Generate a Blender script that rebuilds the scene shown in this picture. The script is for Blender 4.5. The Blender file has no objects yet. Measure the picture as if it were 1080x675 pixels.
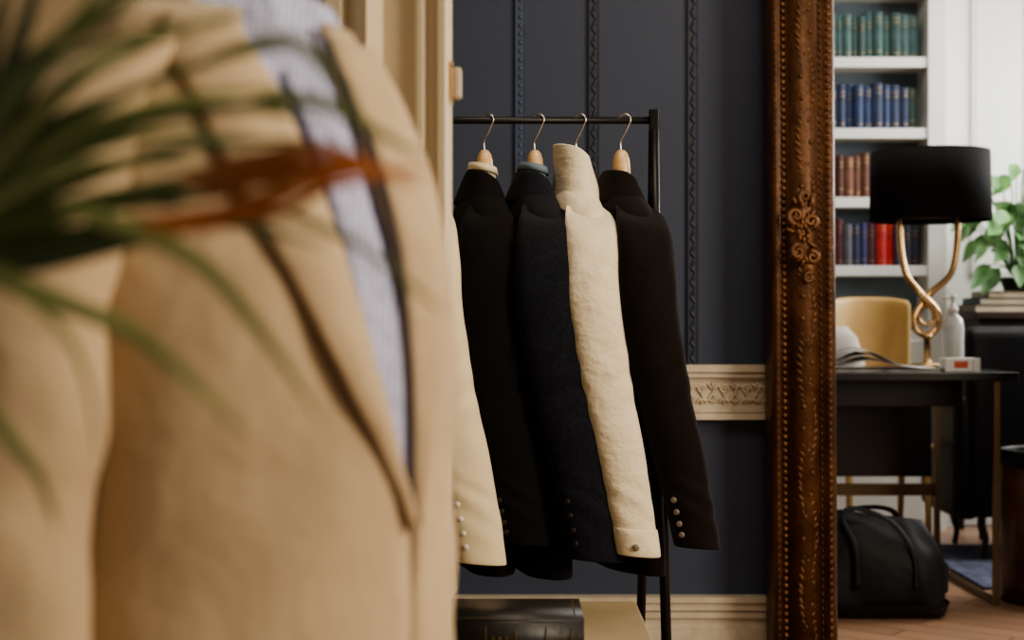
import bpy, math, random
from math import sin, cos, pi, radians, sqrt
from mathutils import Vector, Matrix
random.seed(7)
ZC=0.95; F=1500.0
def W(px,py,d): return Vector(((px-540)/F*d, d, ZC+(337.5-py)/F*d))
scene=bpy.context.scene
col=scene.collection
# ------------------------------------------------------------ materials
def mat(name,c,rough=.6,metal=0.,c2=None,nscale=8.,bump=0.,bscale=60.,sheen=0.,coat=0.,spec=.5,stretch=None,trans=0.,detail=4.,bdist=.01):
    m=bpy.data.materials.new(name); m.use_nodes=True
    nt=m.node_tree; N=nt.nodes; L=nt.links; b=N['Principled BSDF']
    if c2 is None: c2=tuple(max(0,x*.8) for x in c)
    tc=N.new('ShaderNodeTexCoord'); mp=N.new('ShaderNodeMapping')
    L.new(tc.outputs['Object'],mp.inputs[0])
    if stretch: mp.inputs['Scale'].default_value=stretch
    nz=N.new('ShaderNodeTexNoise'); nz.inputs['Scale'].default_value=nscale; nz.inputs['Detail'].default_value=detail
    L.new(mp.outputs[0],nz.inputs[0])
    rp=N.new('ShaderNodeValToRGB'); rp.color_ramp.elements[0].position=.35; rp.color_ramp.elements[1].position=.65
    rp.color_ramp.elements[0].color=(*c2,1); rp.color_ramp.elements[1].color=(*c,1)
    L.new(nz.outputs[0],rp.inputs[0]); L.new(rp.outputs[0],b.inputs['Base Color'])
    b.inputs['Roughness'].default_value=rough; b.inputs['Metallic'].default_value=metal
    b.inputs['Specular IOR Level'].default_value=spec
    b.inputs['Sheen Weight'].default_value=sheen; b.inputs['Sheen Roughness'].default_value=.5
    b.inputs['Coat Weight'].default_value=coat
    b.inputs['Transmission Weight'].default_value=trans
    if bump>0:
        n2=N.new('ShaderNodeTexNoise'); n2.inputs['Scale'].default_value=bscale; n2.inputs['Detail'].default_value=3
        L.new(mp.outputs[0],n2.inputs[0])
        bp=N.new('ShaderNodeBump'); bp.inputs['Strength'].default_value=bump; bp.inputs['Distance'].default_value=bdist
        L.new(n2.outputs[0],bp.inputs['Height']); L.new(bp.outputs[0],b.inputs['Normal'])
    return m
def wood_floor():
    m=bpy.data.materials.new('oak_floor'); m.use_nodes=True
    nt=m.node_tree; N=nt.nodes; L=nt.links; b=N['Principled BSDF']
    tc=N.new('ShaderNodeTexCoord'); mp=N.new('ShaderNodeMapping'); mp.inputs['Rotation'].default_value=(0,0,radians(38))
    L.new(tc.outputs['Object'],mp.inputs[0])
    br=N.new('ShaderNodeTexBrick'); br.inputs['Scale'].default_value=1.0
    br.inputs['Color1'].default_value=(.44,.27,.18,1); br.inputs['Color2'].default_value=(.36,.215,.14,1); br.inputs['Mortar'].default_value=(.10,.055,.03,1)
    br.inputs['Brick Width'].default_value=.6; br.inputs['Row Height'].default_value=.1; br.inputs['Mortar Size'].default_value=.003
    L.new(mp.outputs[0],br.inputs[0]); L.new(br.outputs[0],b.inputs['Base Color']); b.inputs['Roughness'].default_value=.32
    return m
def stripe_shirt():
    m=bpy.data.materials.new('blue_shirt_cotton'); m.use_nodes=True
    nt=m.node_tree; N=nt.nodes; L=nt.links; b=N['Principled BSDF']
    tc=N.new('ShaderNodeTexCoord'); mp=N.new('ShaderNodeMapping'); mp.inputs['Scale'].default_value=(1,1,.25)
    wv=N.new('ShaderNodeTexWave'); wv.inputs['Scale'].default_value=75; wv.inputs['Distortion'].default_value=2.5
    L.new(tc.outputs['Object'],mp.inputs[0]); L.new(mp.outputs[0],wv.inputs[0]); rp=N.new('ShaderNodeValToRGB')
    rp.color_ramp.elements[0].color=(.34,.38,.66,1); rp.color_ramp.elements[1].color=(.62,.63,.78,1)
    L.new(wv.outputs[0],rp.inputs[0]); L.new(rp.outputs[0],b.inputs['Base Color']); b.inputs['Roughness'].default_value=.85
    nz=N.new('ShaderNodeTexNoise'); nz.inputs['Scale'].default_value=20; L.new(tc.outputs['Object'],nz.inputs[0])
    bp=N.new('ShaderNodeBump'); bp.inputs['Strength'].default_value=1.; bp.inputs['Distance'].default_value=.025
    L.new(nz.outputs[0],bp.inputs['Height']); L.new(bp.outputs[0],b.inputs['Normal'])
    return m
M={}
M['navy']=mat('navy_wall_paint',(.047,.062,.106),.6,c2=(.042,.056,.097),nscale=3,bump=.05,bscale=90)
M['navytrim']=mat('navy_trim_paint',(.031,.040,.067),.5,nscale=20)
M['bluetrim']=mat('blue_trim_paint',(.06,.09,.16),.45,nscale=30)
M['cream']=mat('cream_gloss_paint',(.70,.60,.43),.5,c2=(.66,.56,.40),nscale=4)
M['creamwall']=mat('cream_wall_paint',(.55,.43,.27),.7,nscale=3)
M['rail']=mat('cream_moulding_paint',(.66,.59,.47),.5,c2=(.57,.50,.39),nscale=25)
M['white']=mat('white_paint',(.74,.74,.71),.5,c2=(.71,.71,.68),nscale=3)
M['ceil']=mat('ceiling_paint',(.6,.57,.5),.8)
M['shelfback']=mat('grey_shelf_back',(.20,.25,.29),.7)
M['floor']=wood_floor()
M['black']=mat('black_metal',(.012,.011,.011),.4,metal=.4)
M['steel']=mat('steel_wire',(.75,.72,.68),.25,metal=1.)
M['hwood']=mat('beech_wood',(.72,.50,.27),.4,c2=(.62,.40,.20),nscale=10,stretch=(1,8,8),coat=.3)
M['gilt']=mat('gilt_wood',(.155,.070,.029),.48,metal=.35,c2=(.080,.034,.014),nscale=12,bump=.3,bscale=70,detail=6)
M['giltbead']=mat('gilt_bead',(.25,.125,.052),.42,metal=.45,c2=(.13,.060,.025),nscale=30)
M['giltcart']=mat('gilt_carving',(.20,.092,.038),.46,metal=.4,c2=(.10,.044,.018),nscale=24)
M['cl_black']=mat('black_wool',(.006,.005,.005),.9,c2=(.005,.0042,.0042),nscale=200,bump=.1,bscale=400,sheen=.02,spec=.15,bdist=.002)
M['cl_navy']=mat('navy_wool',(.012,.014,.021),.95,c2=(.007,.008,.012),nscale=150,bump=.15,bscale=300,sheen=.05,spec=.15,bdist=.002)
M['cl_white']=mat('ecru_cotton',(.80,.72,.56),.9,c2=(.75,.67,.51),nscale=6,bump=.6,bscale=26,sheen=.2,spec=.2,stretch=(1.,1,1.4))
M['cl_brown']=mat('dark_velvet',(.0085,.0052,.0045),.85,c2=(.006,.0037,.0033),nscale=120,bump=.1,bscale=200,sheen=.05,spec=.15,bdist=.002)
M['cl_cream']=mat('cream_wool',(.76,.65,.45),.9,c2=(.73,.62,.43),nscale=60,bump=.1,bscale=20,sheen=.15,spec=.2)
M['cl_linen']=mat('tan_linen',(.62,.49,.325),.92,c2=(.47,.36,.235),nscale=3.2,bump=.7,bscale=9,sheen=.15,spec=.2,detail=3.,bdist=.02)
M['far_lapel_shadow']=mat('dark_blue_lapel_shadow',(.06,.05,.07),.7)  # shadow at the far lapel's inner edge, painted dark blue
M['lapel_shadow']=mat('brown_lapel_shadow',(.17,.10,.05),.8)  # shadow under the near lapel's outer edge, put into brown colour
M['shirt']=stripe_shirt()
M['sh_white']=mat('white_shirt_cotton',(.78,.70,.55),.85)
M['sh_blue']=mat('greyblue_shirt_cotton',(.17,.23,.30),.85)
M['btn_w']=mat('pearl_button',(.84,.80,.72),.3,coat=.5)
M['btn_d']=mat('dark_horn_button',(.012,.010,.010),.5)
M['btn_h']=mat('grey_horn_button',(.22,.18,.15),.35,coat=.4)
M['leather']=mat('black_leather',(.006,.006,.007),.45,bump=.2,bscale=60,bdist=.004,spec=.35)
M['bagcloth']=mat('black_canvas',(.005,.0055,.008),.6,bump=.4,bscale=16,spec=.3)
M['brown_leather']=mat('brown_leather',(.09,.035,.018),.4,c2=(.05,.02,.01),nscale=10)
M['brass']=mat('polished_brass',(.75,.50,.26),.2,metal=1.,c2=(.6,.38,.18))
M['darkbrass']=mat('aged_brass',(.16,.11,.06),.4,metal=.7)
M['shade']=mat('black_lampshade',(.012,.011,.011),.85,spec=.15)
M['desk']=mat('black_desk_lacquer',(.008,.007,.008),.22,coat=.15)
M['paper']=mat('magazine_paper',(.55,.54,.53),.6,c2=(.13,.13,.14),nscale=12)
M['page']=mat('book_pages',(.62,.52,.36),.8,stretch=(1,1,60))
M['gold']=mat('gold_leaf',(.40,.27,.10),.4,metal=.7)
M['oldgold']=mat('worn_gold_tooling',(.20,.12,.04),.5,metal=.5,c2=(.03,.02,.012),nscale=60)
M['bookblack']=mat('black_book_leather',(.012,.010,.009),.45,bump=.3,bscale=80,bdist=.002)
M['tabletop']=mat('tan_table_leather',(.36,.29,.18),.55,c2=(.30,.235,.14),nscale=6)
M['ply']=mat('blond_wood',(.56,.36,.14),.4,c2=(.46,.28,.10),nscale=4,stretch=(1,8,1))
M['leaf']=mat('palm_leaf',(.13,.18,.055),.42,c2=(.05,.08,.025),nscale=6)
M['leafd']=mat('palm_leaf_dark',(.055,.085,.03),.42,c2=(.03,.05,.018),nscale=6)
M['leaf2']=mat('palm_leaf_light',(.27,.31,.12),.5,c2=(.16,.20,.07),nscale=6)
M['dry']=mat('dried_palm_leaf',(.55,.17,.04),.6,c2=(.26,.085,.024),nscale=12)
M['stem']=mat('palm_stem',(.05,.035,.015),.6)
M['pot']=mat('terracotta_pot',(.25,.10,.05),.8)
M['soil']=mat('potting_soil',(.03,.02,.012),.95,bump=.6)
M['greenleaf']=mat('green_leaf',(.13,.28,.08),.4,c2=(.04,.13,.03),nscale=12)
M['clear']=mat('clear_plastic',(.90,.91,.90),.2,trans=.55,c2=(.86,.88,.88))
M['wplastic']=mat('white_plastic',(.78,.78,.76),.4)
M['red']=mat('red_card',(.6,.10,.05),.5)
M['rug']=mat('blue_grey_rug',(.16,.18,.27),.95,c2=(.07,.08,.14),nscale=30,bump=.6,bscale=120)
M['dwood']=mat('dark_wood',(.04,.02,.012),.4,stretch=(1,1,6))
M['cush']=mat('pale_linen_cushion',(.50,.46,.42),.9)
# ------------------------------------------------------------ mesh builder
class MB:
    def __init__(s): s.v=[]; s.f=[]; s.mi=[]
    def add(s,vs,fs,mi=0):
        o=len(s.v); s.v+= [Vector(v) for v in vs]; s.f+=[tuple(i+o for i in f) for f in fs]; s.mi+=[mi]*len(fs); return s
    def box(s,x0,x1,y0,y1,z0,z1,mi=0):
        vs=[(x,y,z) for z in (z0,z1) for y in (y0,y1) for x in (x0,x1)]
        return s.add(vs,[(0,2,3,1),(4,5,7,6),(0,1,5,4),(2,6,7,3),(0,4,6,2),(1,3,7,5)],mi)
    def loft(s,rings,closed=True,cap=(0,0),mi=0):
        n=len(rings[0]); vs=[p for r in rings for p in r]; fs=[]
        for i in range(len(rings)-1):
            for j in range(n if closed else n-1):
                k=(j+1)%n; fs.append((i*n+j,i*n+k,(i+1)*n+k,(i+1)*n+j))
        if cap[0]: fs.append(tuple(reversed(range(n))))
        if cap[1]: fs.append(tuple((len(rings)-1)*n+j for j in range(n)))
        return s.add(vs,fs,mi)
    def ell(s,c,r,n=10,m=7,rot=None,mi=0):
        rings=[]; c=Vector(c)
        for i in range(m+1):
            t=-pi/2+pi*i/m; t=max(-pi/2+.05,min(pi/2-.05,t))
            ring=[]
            for j in range(n):
                a=2*pi*j/n; p=Vector((r[0]*cos(t)*cos(a),r[1]*cos(t)*sin(a),r[2]*sin(t)))
                if rot is not None: p=rot@p
                ring.append(c+p)
            rings.append(ring)
        return s.loft(rings,cap=(1,1),mi=mi)
    def tube(s,path,r,n=8,cap=True,mi=0,flat=1.):
        path=[Vector(p) for p in path]; rings=[]; up=None
        for i,p in enumerate(path):
            t=(path[min(i+1,len(path)-1)]-path[max(i-1,0)]).normalized()
            if up is None:
                up=Vector((0,0,1)) if abs(t.z)<.9 else Vector((0,1,0))
            a=t.cross(up).normalized(); b=a.cross(t).normalized(); up=b
            rr=r[i] if isinstance(r,(list,tuple)) else r
            rings.append([p+a*rr*cos(2*pi*j/n)+b*rr*flat*sin(2*pi*j/n) for j in range(n)])
        return s.loft(rings,cap=(cap,cap),mi=mi)
    def lathe(s,c,prof,n=24,mi=0,cap=(1,1)):
        c=Vector(c); return s.loft([[c+Vector((r*cos(2*pi*j/n),r*sin(2*pi*j/n),z)) for j in range(n)] for r,z in prof],cap=cap,mi=mi)
def cr_(p0,p1,p2,p3,t): return .5*((2*p1)+(p2-p0)*t+(2*p0-5*p1+4*p2-p3)*t*t+(-p0+3*p1-3*p2+p3)*t**3)
def spline(pts,n=16):
    pts=[Vector(p) for p in pts]; out=[]; m=len(pts)-1
    for i in range(m):
        k=max(2,n//m)
        for j in range(k): out.append(cr_(pts[max(i-1,0)],pts[i],pts[i+1],pts[min(i+2,m)],j/k))
    out.append(pts[-1]); return out
def sinterp(tab,x):
    m=len(tab)-1
    if x<=tab[0][0]: return tab[0][1:]
    for i in range(m):
        if x<=tab[i+1][0]:
            t=(x-tab[i][0])/(tab[i+1][0]-tab[i][0]); a,b,c,d=tab[max(i-1,0)],tab[i],tab[i+1],tab[min(i+2,m)]
            return tuple(cr_(a[k],b[k],c[k],d[k],t) for k in range(1,len(a)))
    return tab[-1][1:]
def lerp(a,b,t): return a*(1-t)+b*t
TX={}
def obj(name,mb,mats,parent=None,smooth=True,world=True,bevel=0,subsurf=0,solid=0,label=None,cat=None,kind=None,grp=None,base=None,disp=None):
    if not isinstance(mats,(list,tuple)): mats=[mats]
    me=bpy.data.meshes.new(name)
    vs=[Vector(v) for v in mb.v]
    o=bpy.data.objects.new(name,me); col.objects.link(o)
    if parent is not None:
        if world:
            inv=parent.matrix_basis.inverted(); vs=[inv@v for v in vs]
        o.parent=parent
    else:
        if base is None:
            xs=[v.x for v in vs]; ys=[v.y for v in vs]; base=((min(xs)+max(xs))/2,(min(ys)+max(ys))/2,min(v.z for v in vs))
        base=Vector(base); vs=[v-base for v in vs]; o.location=base
    me.from_pydata([tuple(v) for v in vs],[],mb.f); me.update()
    for m in mats: me.materials.append(m)
    for p,i in zip(me.polygons,mb.mi): p.material_index=i; p.use_smooth=smooth
    if disp:
        st,sz=disp
        if sz not in TX:
            t=bpy.data.textures.new('folds','CLOUDS'); t.noise_scale=sz; t.noise_depth=1; TX[sz]=t
        md=o.modifiers.new('d','DISPLACE'); md.texture=TX[sz]; md.texture_coords='LOCAL'; md.strength=st; md.mid_level=.5
    if solid: md=o.modifiers.new('s','SOLIDIFY'); md.thickness=solid; md.offset=0
    if bevel: md=o.modifiers.new('b','BEVEL'); md.width=bevel; md.segments=3; md.limit_method='ANGLE'
    if subsurf: md=o.modifiers.new('ss','SUBSURF'); md.levels=subsurf; md.render_levels=subsurf
    tag(o,label,cat,kind,grp); return o
def tag(o,label=None,cat=None,kind=None,grp=None):
    if label: o['label']=label
    if cat: o['category']=cat
    if kind: o['kind']=kind
    if grp: o['group']=grp
def empty(name,loc,rot=(0,0,0),label=None,cat=None,grp=None,kind=None):
    e=bpy.data.objects.new(name,None); col.objects.link(e); e.empty_display_size=.05
    e.location=loc; e.rotation_euler=rot
    e.matrix_basis=Matrix.Translation(loc)@(Matrix.Rotation(rot[2],4,'Z')@Matrix.Rotation(rot[1],4,'Y')@Matrix.Rotation(rot[0],4,'X'))
    tag(e,label,cat,kind,grp); return e
def S(name,mb,m,label=None,**k): return obj(name,mb,m,smooth=k.pop('smooth',False),kind='structure',label=label,cat=k.pop('cat',None) or name.split('_')[0],**k)
# ------------------------------------------------------------ room shell
S('floor',MB().box(-3,3.4,-2.5,6.7,-.1,0),M['floor'],'warm brown oak plank floor')
S('ceiling',MB().box(-3,3.4,-2.5,6.7,2.9,3.0),M['ceil'],'off-white plaster ceiling')
OX0,OX1,OZ=.80,2.05,2.35
w=MB().box(-3,OX0,4,4.1,0,2.9).box(OX1,3.3,4,4.1,0,2.9).box(OX0,OX1,4,4.1,OZ,2.9)
S('wall_back',w,M['navy'],'dark navy painted panelled wall')
S('wall_right',MB().box(3.3,3.4,-2.5,6.7,0,2.9),M['white'],'pale painted side wall')
S('wall_left',MB().box(-3,-.215,1.72,1.85,0,2.9),M['creamwall'],'cream painted partition wall beside the door casing')
S('wall_far',MB().box(-1,3.3,6.6,6.7,0,2.9),M['white'],'white painted wall of the study')
prof=[(-.235,1.72),(-.235,1.70),(-.222,1.69),(-.205,1.69),(-.195,1.70),(-.185,1.685),(-.172,1.68),(-.16,1.70),(-.155,1.712),(-.118,1.712),(-.113,1.70),(-.107,1.70),(-.103,1.712),(-.092,1.712),(-.088,1.70),(-.080,1.70),(-.078,1.706),(-.078,1.85),(-.215,1.85),(-.215,1.72)]
c=MB(); c.loft([[Vector((x,y,z)) for x,y in prof] for z in (0,2.9)],closed=True,cap=(1,1))
S('trim_1',c,M['cream'],'cream moulded wooden door casing',cat='door casing')
h=empty('door_latch',(-.070,1.77,1.22),label='small brass latch plate on the cream door casing',cat='latch')
obj('plate',MB().box(-.078,-.073,1.745,1.80,1.222,1.268),M['brass'],h,bevel=.001,smooth=False)
obj('catch',MB().box(-.073,-.063,1.765,1.785,1.226,1.264),M['rail'],h,bevel=.003,smooth=False)
def strip(i,px,m,kindp):
    x=(px-540)/F*3.97; s=MB().box(x-.012,x+.012,3.990,4.0,.82,2.9)
    z=.84; k=0
    while z<2.6:
        if kindp==0: s.ell((x,3.989,z),(.005,.004,.007),8,5)
        else:
            rot=Matrix.Rotation(radians(32 if k%2 else -32),3,'Y')
            s.ell((x+(.002 if k%2 else -.002),3.989,z),(.005,.004,.013),8,5,rot)
        z+=.024 if kindp==0 else .021; k+=1
    s.box(x-.015,x-.012,3.987,4.0,.82,2.9); s.box(x+.012,x+.015,3.987,4.0,.82,2.9)
    S('trim_%d'%i,s,m,'narrow carved vertical moulding painted dark blue',cat='moulding',smooth=False)
strip(2,549,M['bluetrim'],0); strip(3,627,M['navytrim'],1); strip(4,732,M['navytrim'],1)
r=MB().box(-1.2,OX0,3.975,4.0,.677,.82).box(-1.2,OX0,3.955,4.0,.805,.825).box(-1.2,OX0,3.962,4.0,.79,.803).box(-1.2,OX0,3.96,4.0,.672,.690).box(-1.2,OX0,3.967,4.0,.692,.700)
x=-.2;k=0
while x<OX0:
    sg=1 if k%2 else -1
    st=[Vector((x+.031*q/6,3.971,.745+sg*.020*cos(pi*q/6))) for q in range(7)]
    r.tube(st,.0035,6)
    sp=[Vector((x+.016+(.013-.010*q/14)*cos(q*.62),3.970,.745+sg*.012+(.013-.010*q/14)*sin(q*.62)*sg)) for q in range(15)]
    r.tube(sp,.0032,6)
    for e in (-40,0,40):
        rot=Matrix.Rotation(radians(e+(180 if sg>0 else 0)),3,'Y'); p=rot@Vector((0,0,.012))
        r.ell((x+.016+p.x,3.972,.745-sg*.010+p.z),(.004,.006,.010),8,5,rot)
    x+=.031;k+=1
S('trim_5',r,M['rail'],'cream chair rail moulding with carved leaf scrolls',cat='chair rail',smooth=False)
b=MB().box(-1.2,OX0,3.975,4.0,0,.16).box(-1.2,OX0,3.955,4.0,.163,.178).box(-1.2,OX0,3.962,4.0,.14,.161).box(-1.2,OX0,3.967,4.0,.118,.136).box(-1.2,OX0,3.96,4.0,0,.09)
S('baseboard_back',b,M['rail'],'tall cream moulded baseboard under the navy wall')
# ------------------------------------------------------------ gilt mirror frame
FR=empty('mirror_frame',(.712,3.85,0),rot=(0,radians(-.35),0),label='tall carved gilt wooden mirror frame against the navy wall',cat='mirror frame')
PF=[(0,.11),(0,0),(.006,-.010),(.014,-.013),(.022,-.008),(.026,.006),(.040,.006),(.046,-.014),(.062,-.034),(.085,-.042),(.106,-.034),(.120,-.014),(.126,.002),(.132,.004),(.140,-.012),(.156,-.016),(.168,0),(.177,.03),(.177,.11)]
TOP=2.45; RW=1.30
def FL(x,y,z): return Vector((x-.009,y,z))
rf=random.Random(11)
def stile(x0,sgn,name):
    s=MB(); s.loft([[FL(x0+sgn*px,-.04+py,z) for px,py in PF] for z in (0,TOP)],cap=(1,1))
    z=.01;k=0
    while z<TOP:
        wv=.008*sin(z*21)
        for q in (1,-1):
            s.ell(FL(x0+sgn*(.085+wv)+q*.012,-.0745,z+rf.uniform(-.003,.003)),(.006,.005,.012),8,5,Matrix.Rotation(radians(q*rf.uniform(15,55)),3,'Y'))
        if k%3==0: s.ell(FL(x0+sgn*(.085-wv*1.6),-.077,z+.008),(.008,.006,.008),8,5)
        s.ell(FL(x0+sgn*.150,-.055,z),(.0065,.005,.008),8,5,Matrix.Rotation(radians(30),3,'Y'))
        s.ell(FL(x0+sgn*.130,-.042,z+.01),(.003,.004,.007),6,4)
        s.ell(FL(x0+sgn*.012,-.050,z),(.005,.004,.008),6,4,Matrix.Rotation(radians(25),3,'Y'))
        z+=.0195;k+=1
    obj(name,s,M['gilt'],FR,world=False)
    bd=MB(); z=.01
    while z<TOP: bd.ell(FL(x0+sgn*.033,-.036,z),(.0078,.009,.0078),10,7); z+=.019
    obj('bead_trim',bd,M['giltbead'],FR,world=False)
stile(0,1,'frame_side'); stile(RW,-1,'frame_side')
t=MB().box(.02,RW-.04,-.075,.07,TOP-.10,TOP+.05).box(.0,RW-.02,-.09,.07,TOP+.03,TOP+.07); obj('frame_top',t,M['gilt'],FR,world=False,bevel=.01)
t=MB().box(.16,RW-.18,-.06,.07,0,.045); obj('frame_bottom',t,M['gilt'],FR,world=False,bevel=.01)
def spiral(c,r0,r1,turns,a0,sg,y=-.088):
    n=26; return [Vector((c[0]+(r0+(r1-r0)*i/n)*cos(a0+sg*turns*2*pi*i/n),y,c[1]+(r0+(r1-r0)*i/n)*sin(a0+sg*turns*2*pi*i/n))) for i in range(n+1)]
ca=MB(); cz=1.175; cx=.066
ca.ell((cx,-.066,cz+.01),(.038,.022,.085),18,12); ca.ell((cx+.014,-.066,cz-.08),(.024,.018,.065),14,10); ca.ell((cx-.006,-.066,cz+.09),(.020,.016,.045),14,10)
for (ox,oz,r0,a0,sg,tn) in [(-.020,.050,.022,-1.6,-1,1.3),(.020,.036,.018,-1.2,1,1.3),(-.014,-.045,.020,1.5,1,1.2),(.024,-.060,.017,1.9,-1,1.3),(.004,.100,.016,-2.0,-1,1.2),(.014,-.115,.014,1.2,1,1.1)]:
    ca.tube(spiral((cx+ox,cz+oz),r0,.004,tn,a0,sg),[.0085-.004*i/26 for i in range(27)],8)
rc=random.Random(3)
for k in range(34):
    q=rc.uniform(-.12,.12); wq=.034*math.sqrt(max(.05,1-(q/.14)**2)); xx=rc.uniform(-wq,wq); an=math.atan2(xx,q)*.9+rc.uniform(-.4,.4)
    ca.ell((cx+xx-.05*q*(1 if q<0 else .4),-.084-.005*(1-abs(xx)/.04),cz+q),(.006,.007,rc.uniform(.010,.017)),8,6,Matrix.Rotation(an,3,'Y'))
for k in range(7):
    a=2*pi*k/7+.3; ca.ell((cx+.013*cos(a),-.090,cz+.005+.018*sin(a)),(.0065,.007,.009),8,5)
obj('cartouche',ca,M['giltcart'],FR,world=False)
# ------------------------------------------------------------ clothes rack
RY=2.9; RZ=1.357
K=empty('clothes_rack',(-.15,RY,0),label='black metal garment rack holding tailored jackets',cat='clothes rack')
obj('rail',MB().tube([(-.62,RY,RZ),(.30,RY,RZ)],.0075,12),M['black'],K)
for xx in (.289,-.60):
    obj('end_post',MB().box(xx-.009,xx+.009,RY-.012,RY+.012,RZ-.06,RZ+.022),M['black'],K,bevel=.002,smooth=False)
    for fy in (-1,1):
        obj('leg',MB().tube([(xx,RY+fy*.004,RZ-.02),(xx,RY+fy*.035,1.10),(xx+(.008 if fy<0 else -.012),RY+fy*.25,.012)],.010,8),M['black'],K)
    obj('foot_bar',MB().tube([(xx,RY-.25,.012),(xx,RY+.25,.012)],.011,8),M['black'],K)
obj('lower_rail',MB().tube([(-.60,RY+.22,.12),(.29,RY+.22,.12)],.008,8),M['black'],K)
# ------------------------------------------------------------ hanging jackets
def rng(cx,cy,z,rx,ry,n=28,pw=2.4,wob=0,ph=0,kk=5,tilt=0):
    out=[]
    for j in range(n):
        a=2*pi*j/n; ca_,sa=cos(a),sin(a)
        f=1+wob*sin(kk*a+ph)
        X=rx*abs(ca_)**(2/pw)*(1 if ca_>0 else -1); Y=ry*abs(sa)**(2/pw)*(1 if sa>0 else -1)*f
        out.append(Vector((cx+X,cy+Y,z+tilt*X)))
    return out
Z0=1.22
def hang_jacket(px,ang,m,label,L=.775,SL=.70,slant=1.,style='fold',inner=None,btn=None,nb=4,bang=-50,kind='blazer',thick=1.,ph=0,sw=1.,cuff=False,fold=.009,wx=1.,bs=.0058):
    x=(px-540)/F*RY; z0=Z0
    A=radians(ang); rz=-pi/2+A
    J=empty('suit_jacket' if kind=='blazer' else 'overshirt',(x,RY,z0),rot=(0,0,rz),label=label,cat='jacket',grp='jackets on the clothes rack')
    tab=[(0,.046,.034),(.015,.062,.041),(.035,.092,.048),(.055,.124,.052),(.078,.154,.054),(.105,.174,.055),(.15,.184,.054),(.25,.187,.052),(.40,.188,.049),(.60,.198,.051),(.85,.214,.056)]
    rings=[]; n=30
    for i in range(n+1):
        z=L*(i/n)**1.3; a_,b_=sinterp(tab,z); b_*=lerp(1,thick,min(1,z/.15)); a_*=lerp(1,wx,min(1,z/.1))
        rings.append([Vector((p.x,p.y,p.z+.006*(p.x/.2)*i/n-.06*(p.y)*i/n)) for p in rng(0,-.004-.006*min(1,z/.1),-z,a_,b_,48,2.3,wob=.02+.13*z,ph=ph+z*2,kk=5)])
    obj('body',MB().loft(rings),[m],J,world=False,solid=.004,subsurf=1,disp=(fold,.09))
    def key(t):
        K_=[(0,.090,-.008,.032,.036,-.048),(.05,.126,-.012,.037,.045,-.062),(.11,.162,-.018,.039,.051,-.088),(.19,.194,-.025,.037,.055,-.138),(.32,.214,-.029,.034,.057,-.230),(.5,.226,-.013,.032,.055,-.36),(.68,.232,.012,.031,.052,-.48),(.85,.237,.038,.030,.048,-.60),(1.,.240,.058,.029,.044,-SL)]
        cx,cy,rx,ry,zz=sinterp(K_,t)
        if cy>-.029: cy=-.029+(cy+.029)*(slant if t>.3 else 1)
        return cx*lerp(1,wx,min(1,t*4)),cy,rx,ry*(1+(sw-1)*min(1,t*4)),zz
    for sg in (1,-1):
        rings=[]; N_=60
        for i in range(N_+1):
            t=i/N_; cx,cy,rx,ry,zz=key(t)
            q=rng(cx,cy,zz,rx,ry,36,2.15,wob=.02*min(1,t*3),ph=ph+t*2.5,kk=3,tilt=-.5*max(0,1-t/.3))
            rr=[]
            for p in q:
                v=(p.y-cy)/ry   # diagonal creases around elbow and above the cuff
                cre=.0032*math.exp(-((t-.54)/.10)**2)*sin(70*t+3.2*v+ph)+.0024*math.exp(-((t-.86)/.07)**2)*sin(95*t-3.5*v+ph*2)+.0022*math.exp(-((t-.26)/.09)**2)*sin(34*t+5*v+ph)
                rr.append(Vector((sg*(p.x+cre),p.y,p.z-.10*(p.y-cy)*min(1,t*2))))
            rings.append(rr)
        if sg<0: rings=[list(reversed(q)) for q in rings]
        obj('sleeve',MB().loft(rings,cap=(1,0)),[m],J,world=False,solid=.003,subsurf=1,disp=(fold*.7,.08))
        if cuff:
            cr0=[]
            for q,e in ((.058,.0025),(.055,.004),(.030,.004),(.004,.004),(0,.002)):
                cx,cy,rx,ry,zz=key(1-.15*q/(SL-.60))
                cr0.append([Vector((sg*p.x,p.y,p.z-.10*(p.y-cy))) for p in rng(cx,cy,zz,rx+e,ry+e*.5,32,2.15)])
            obj('cuff',MB().loft(cr0),[m],J,world=False,solid=.003,subsurf=1)
        if btn:
            for k in range(nb):
                cx,cy,rx,ry,zz=key(1-(.05+.029*k)) if nb>1 else key(.965)
                aa=radians(bang); ex=rx*abs(cos(aa))**(2/2.15)+.0045*cos(aa); ey=-ry*abs(sin(aa))**(2/2.15)+.0045*sin(aa)
                nrm=math.atan2(sin(aa)/ry,cos(aa)/rx); off=.004 if cuff else .001
                mb=MB(); mb.ell((sg*(cx+ex+off),cy+ey,zz-.1*ey),(bs,bs,.0026),14,6,Matrix.Rotation(sg*nrm,3,'Z')@Matrix.Rotation(radians(90),3,'Y'))
                obj('button',mb,[btn],J,world=False)
    if style=='fold':
        H=.033; pc=[(.085,.046,-.006,-.058),(.056,.036,-.005,-.018),(.047,.030,-.004,H*.6),(.045,.028,-.004,H),(.049,.032,-.004,H+.002),(.056,.039,-.005,H*.45),(.068,.048,-.006,-.010),(.084,.0555,-.008,-.034)]; drop=.014; gap=44
    else:  # turned-up collar, open at the front
        H=.088; pc=[(.115,.052,-.006,-.085),(.098,.053,-.004,-.062),(.082,.052,-.002,-.040),(.068,.049,.0,-.016),(.059,.045,.0,.010),(.054,.041,-.004,.036),(.051,.038,-.008,.062),(.050,.036,-.011,.088)]; drop=.020; gap=70
    rings=[]
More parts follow.
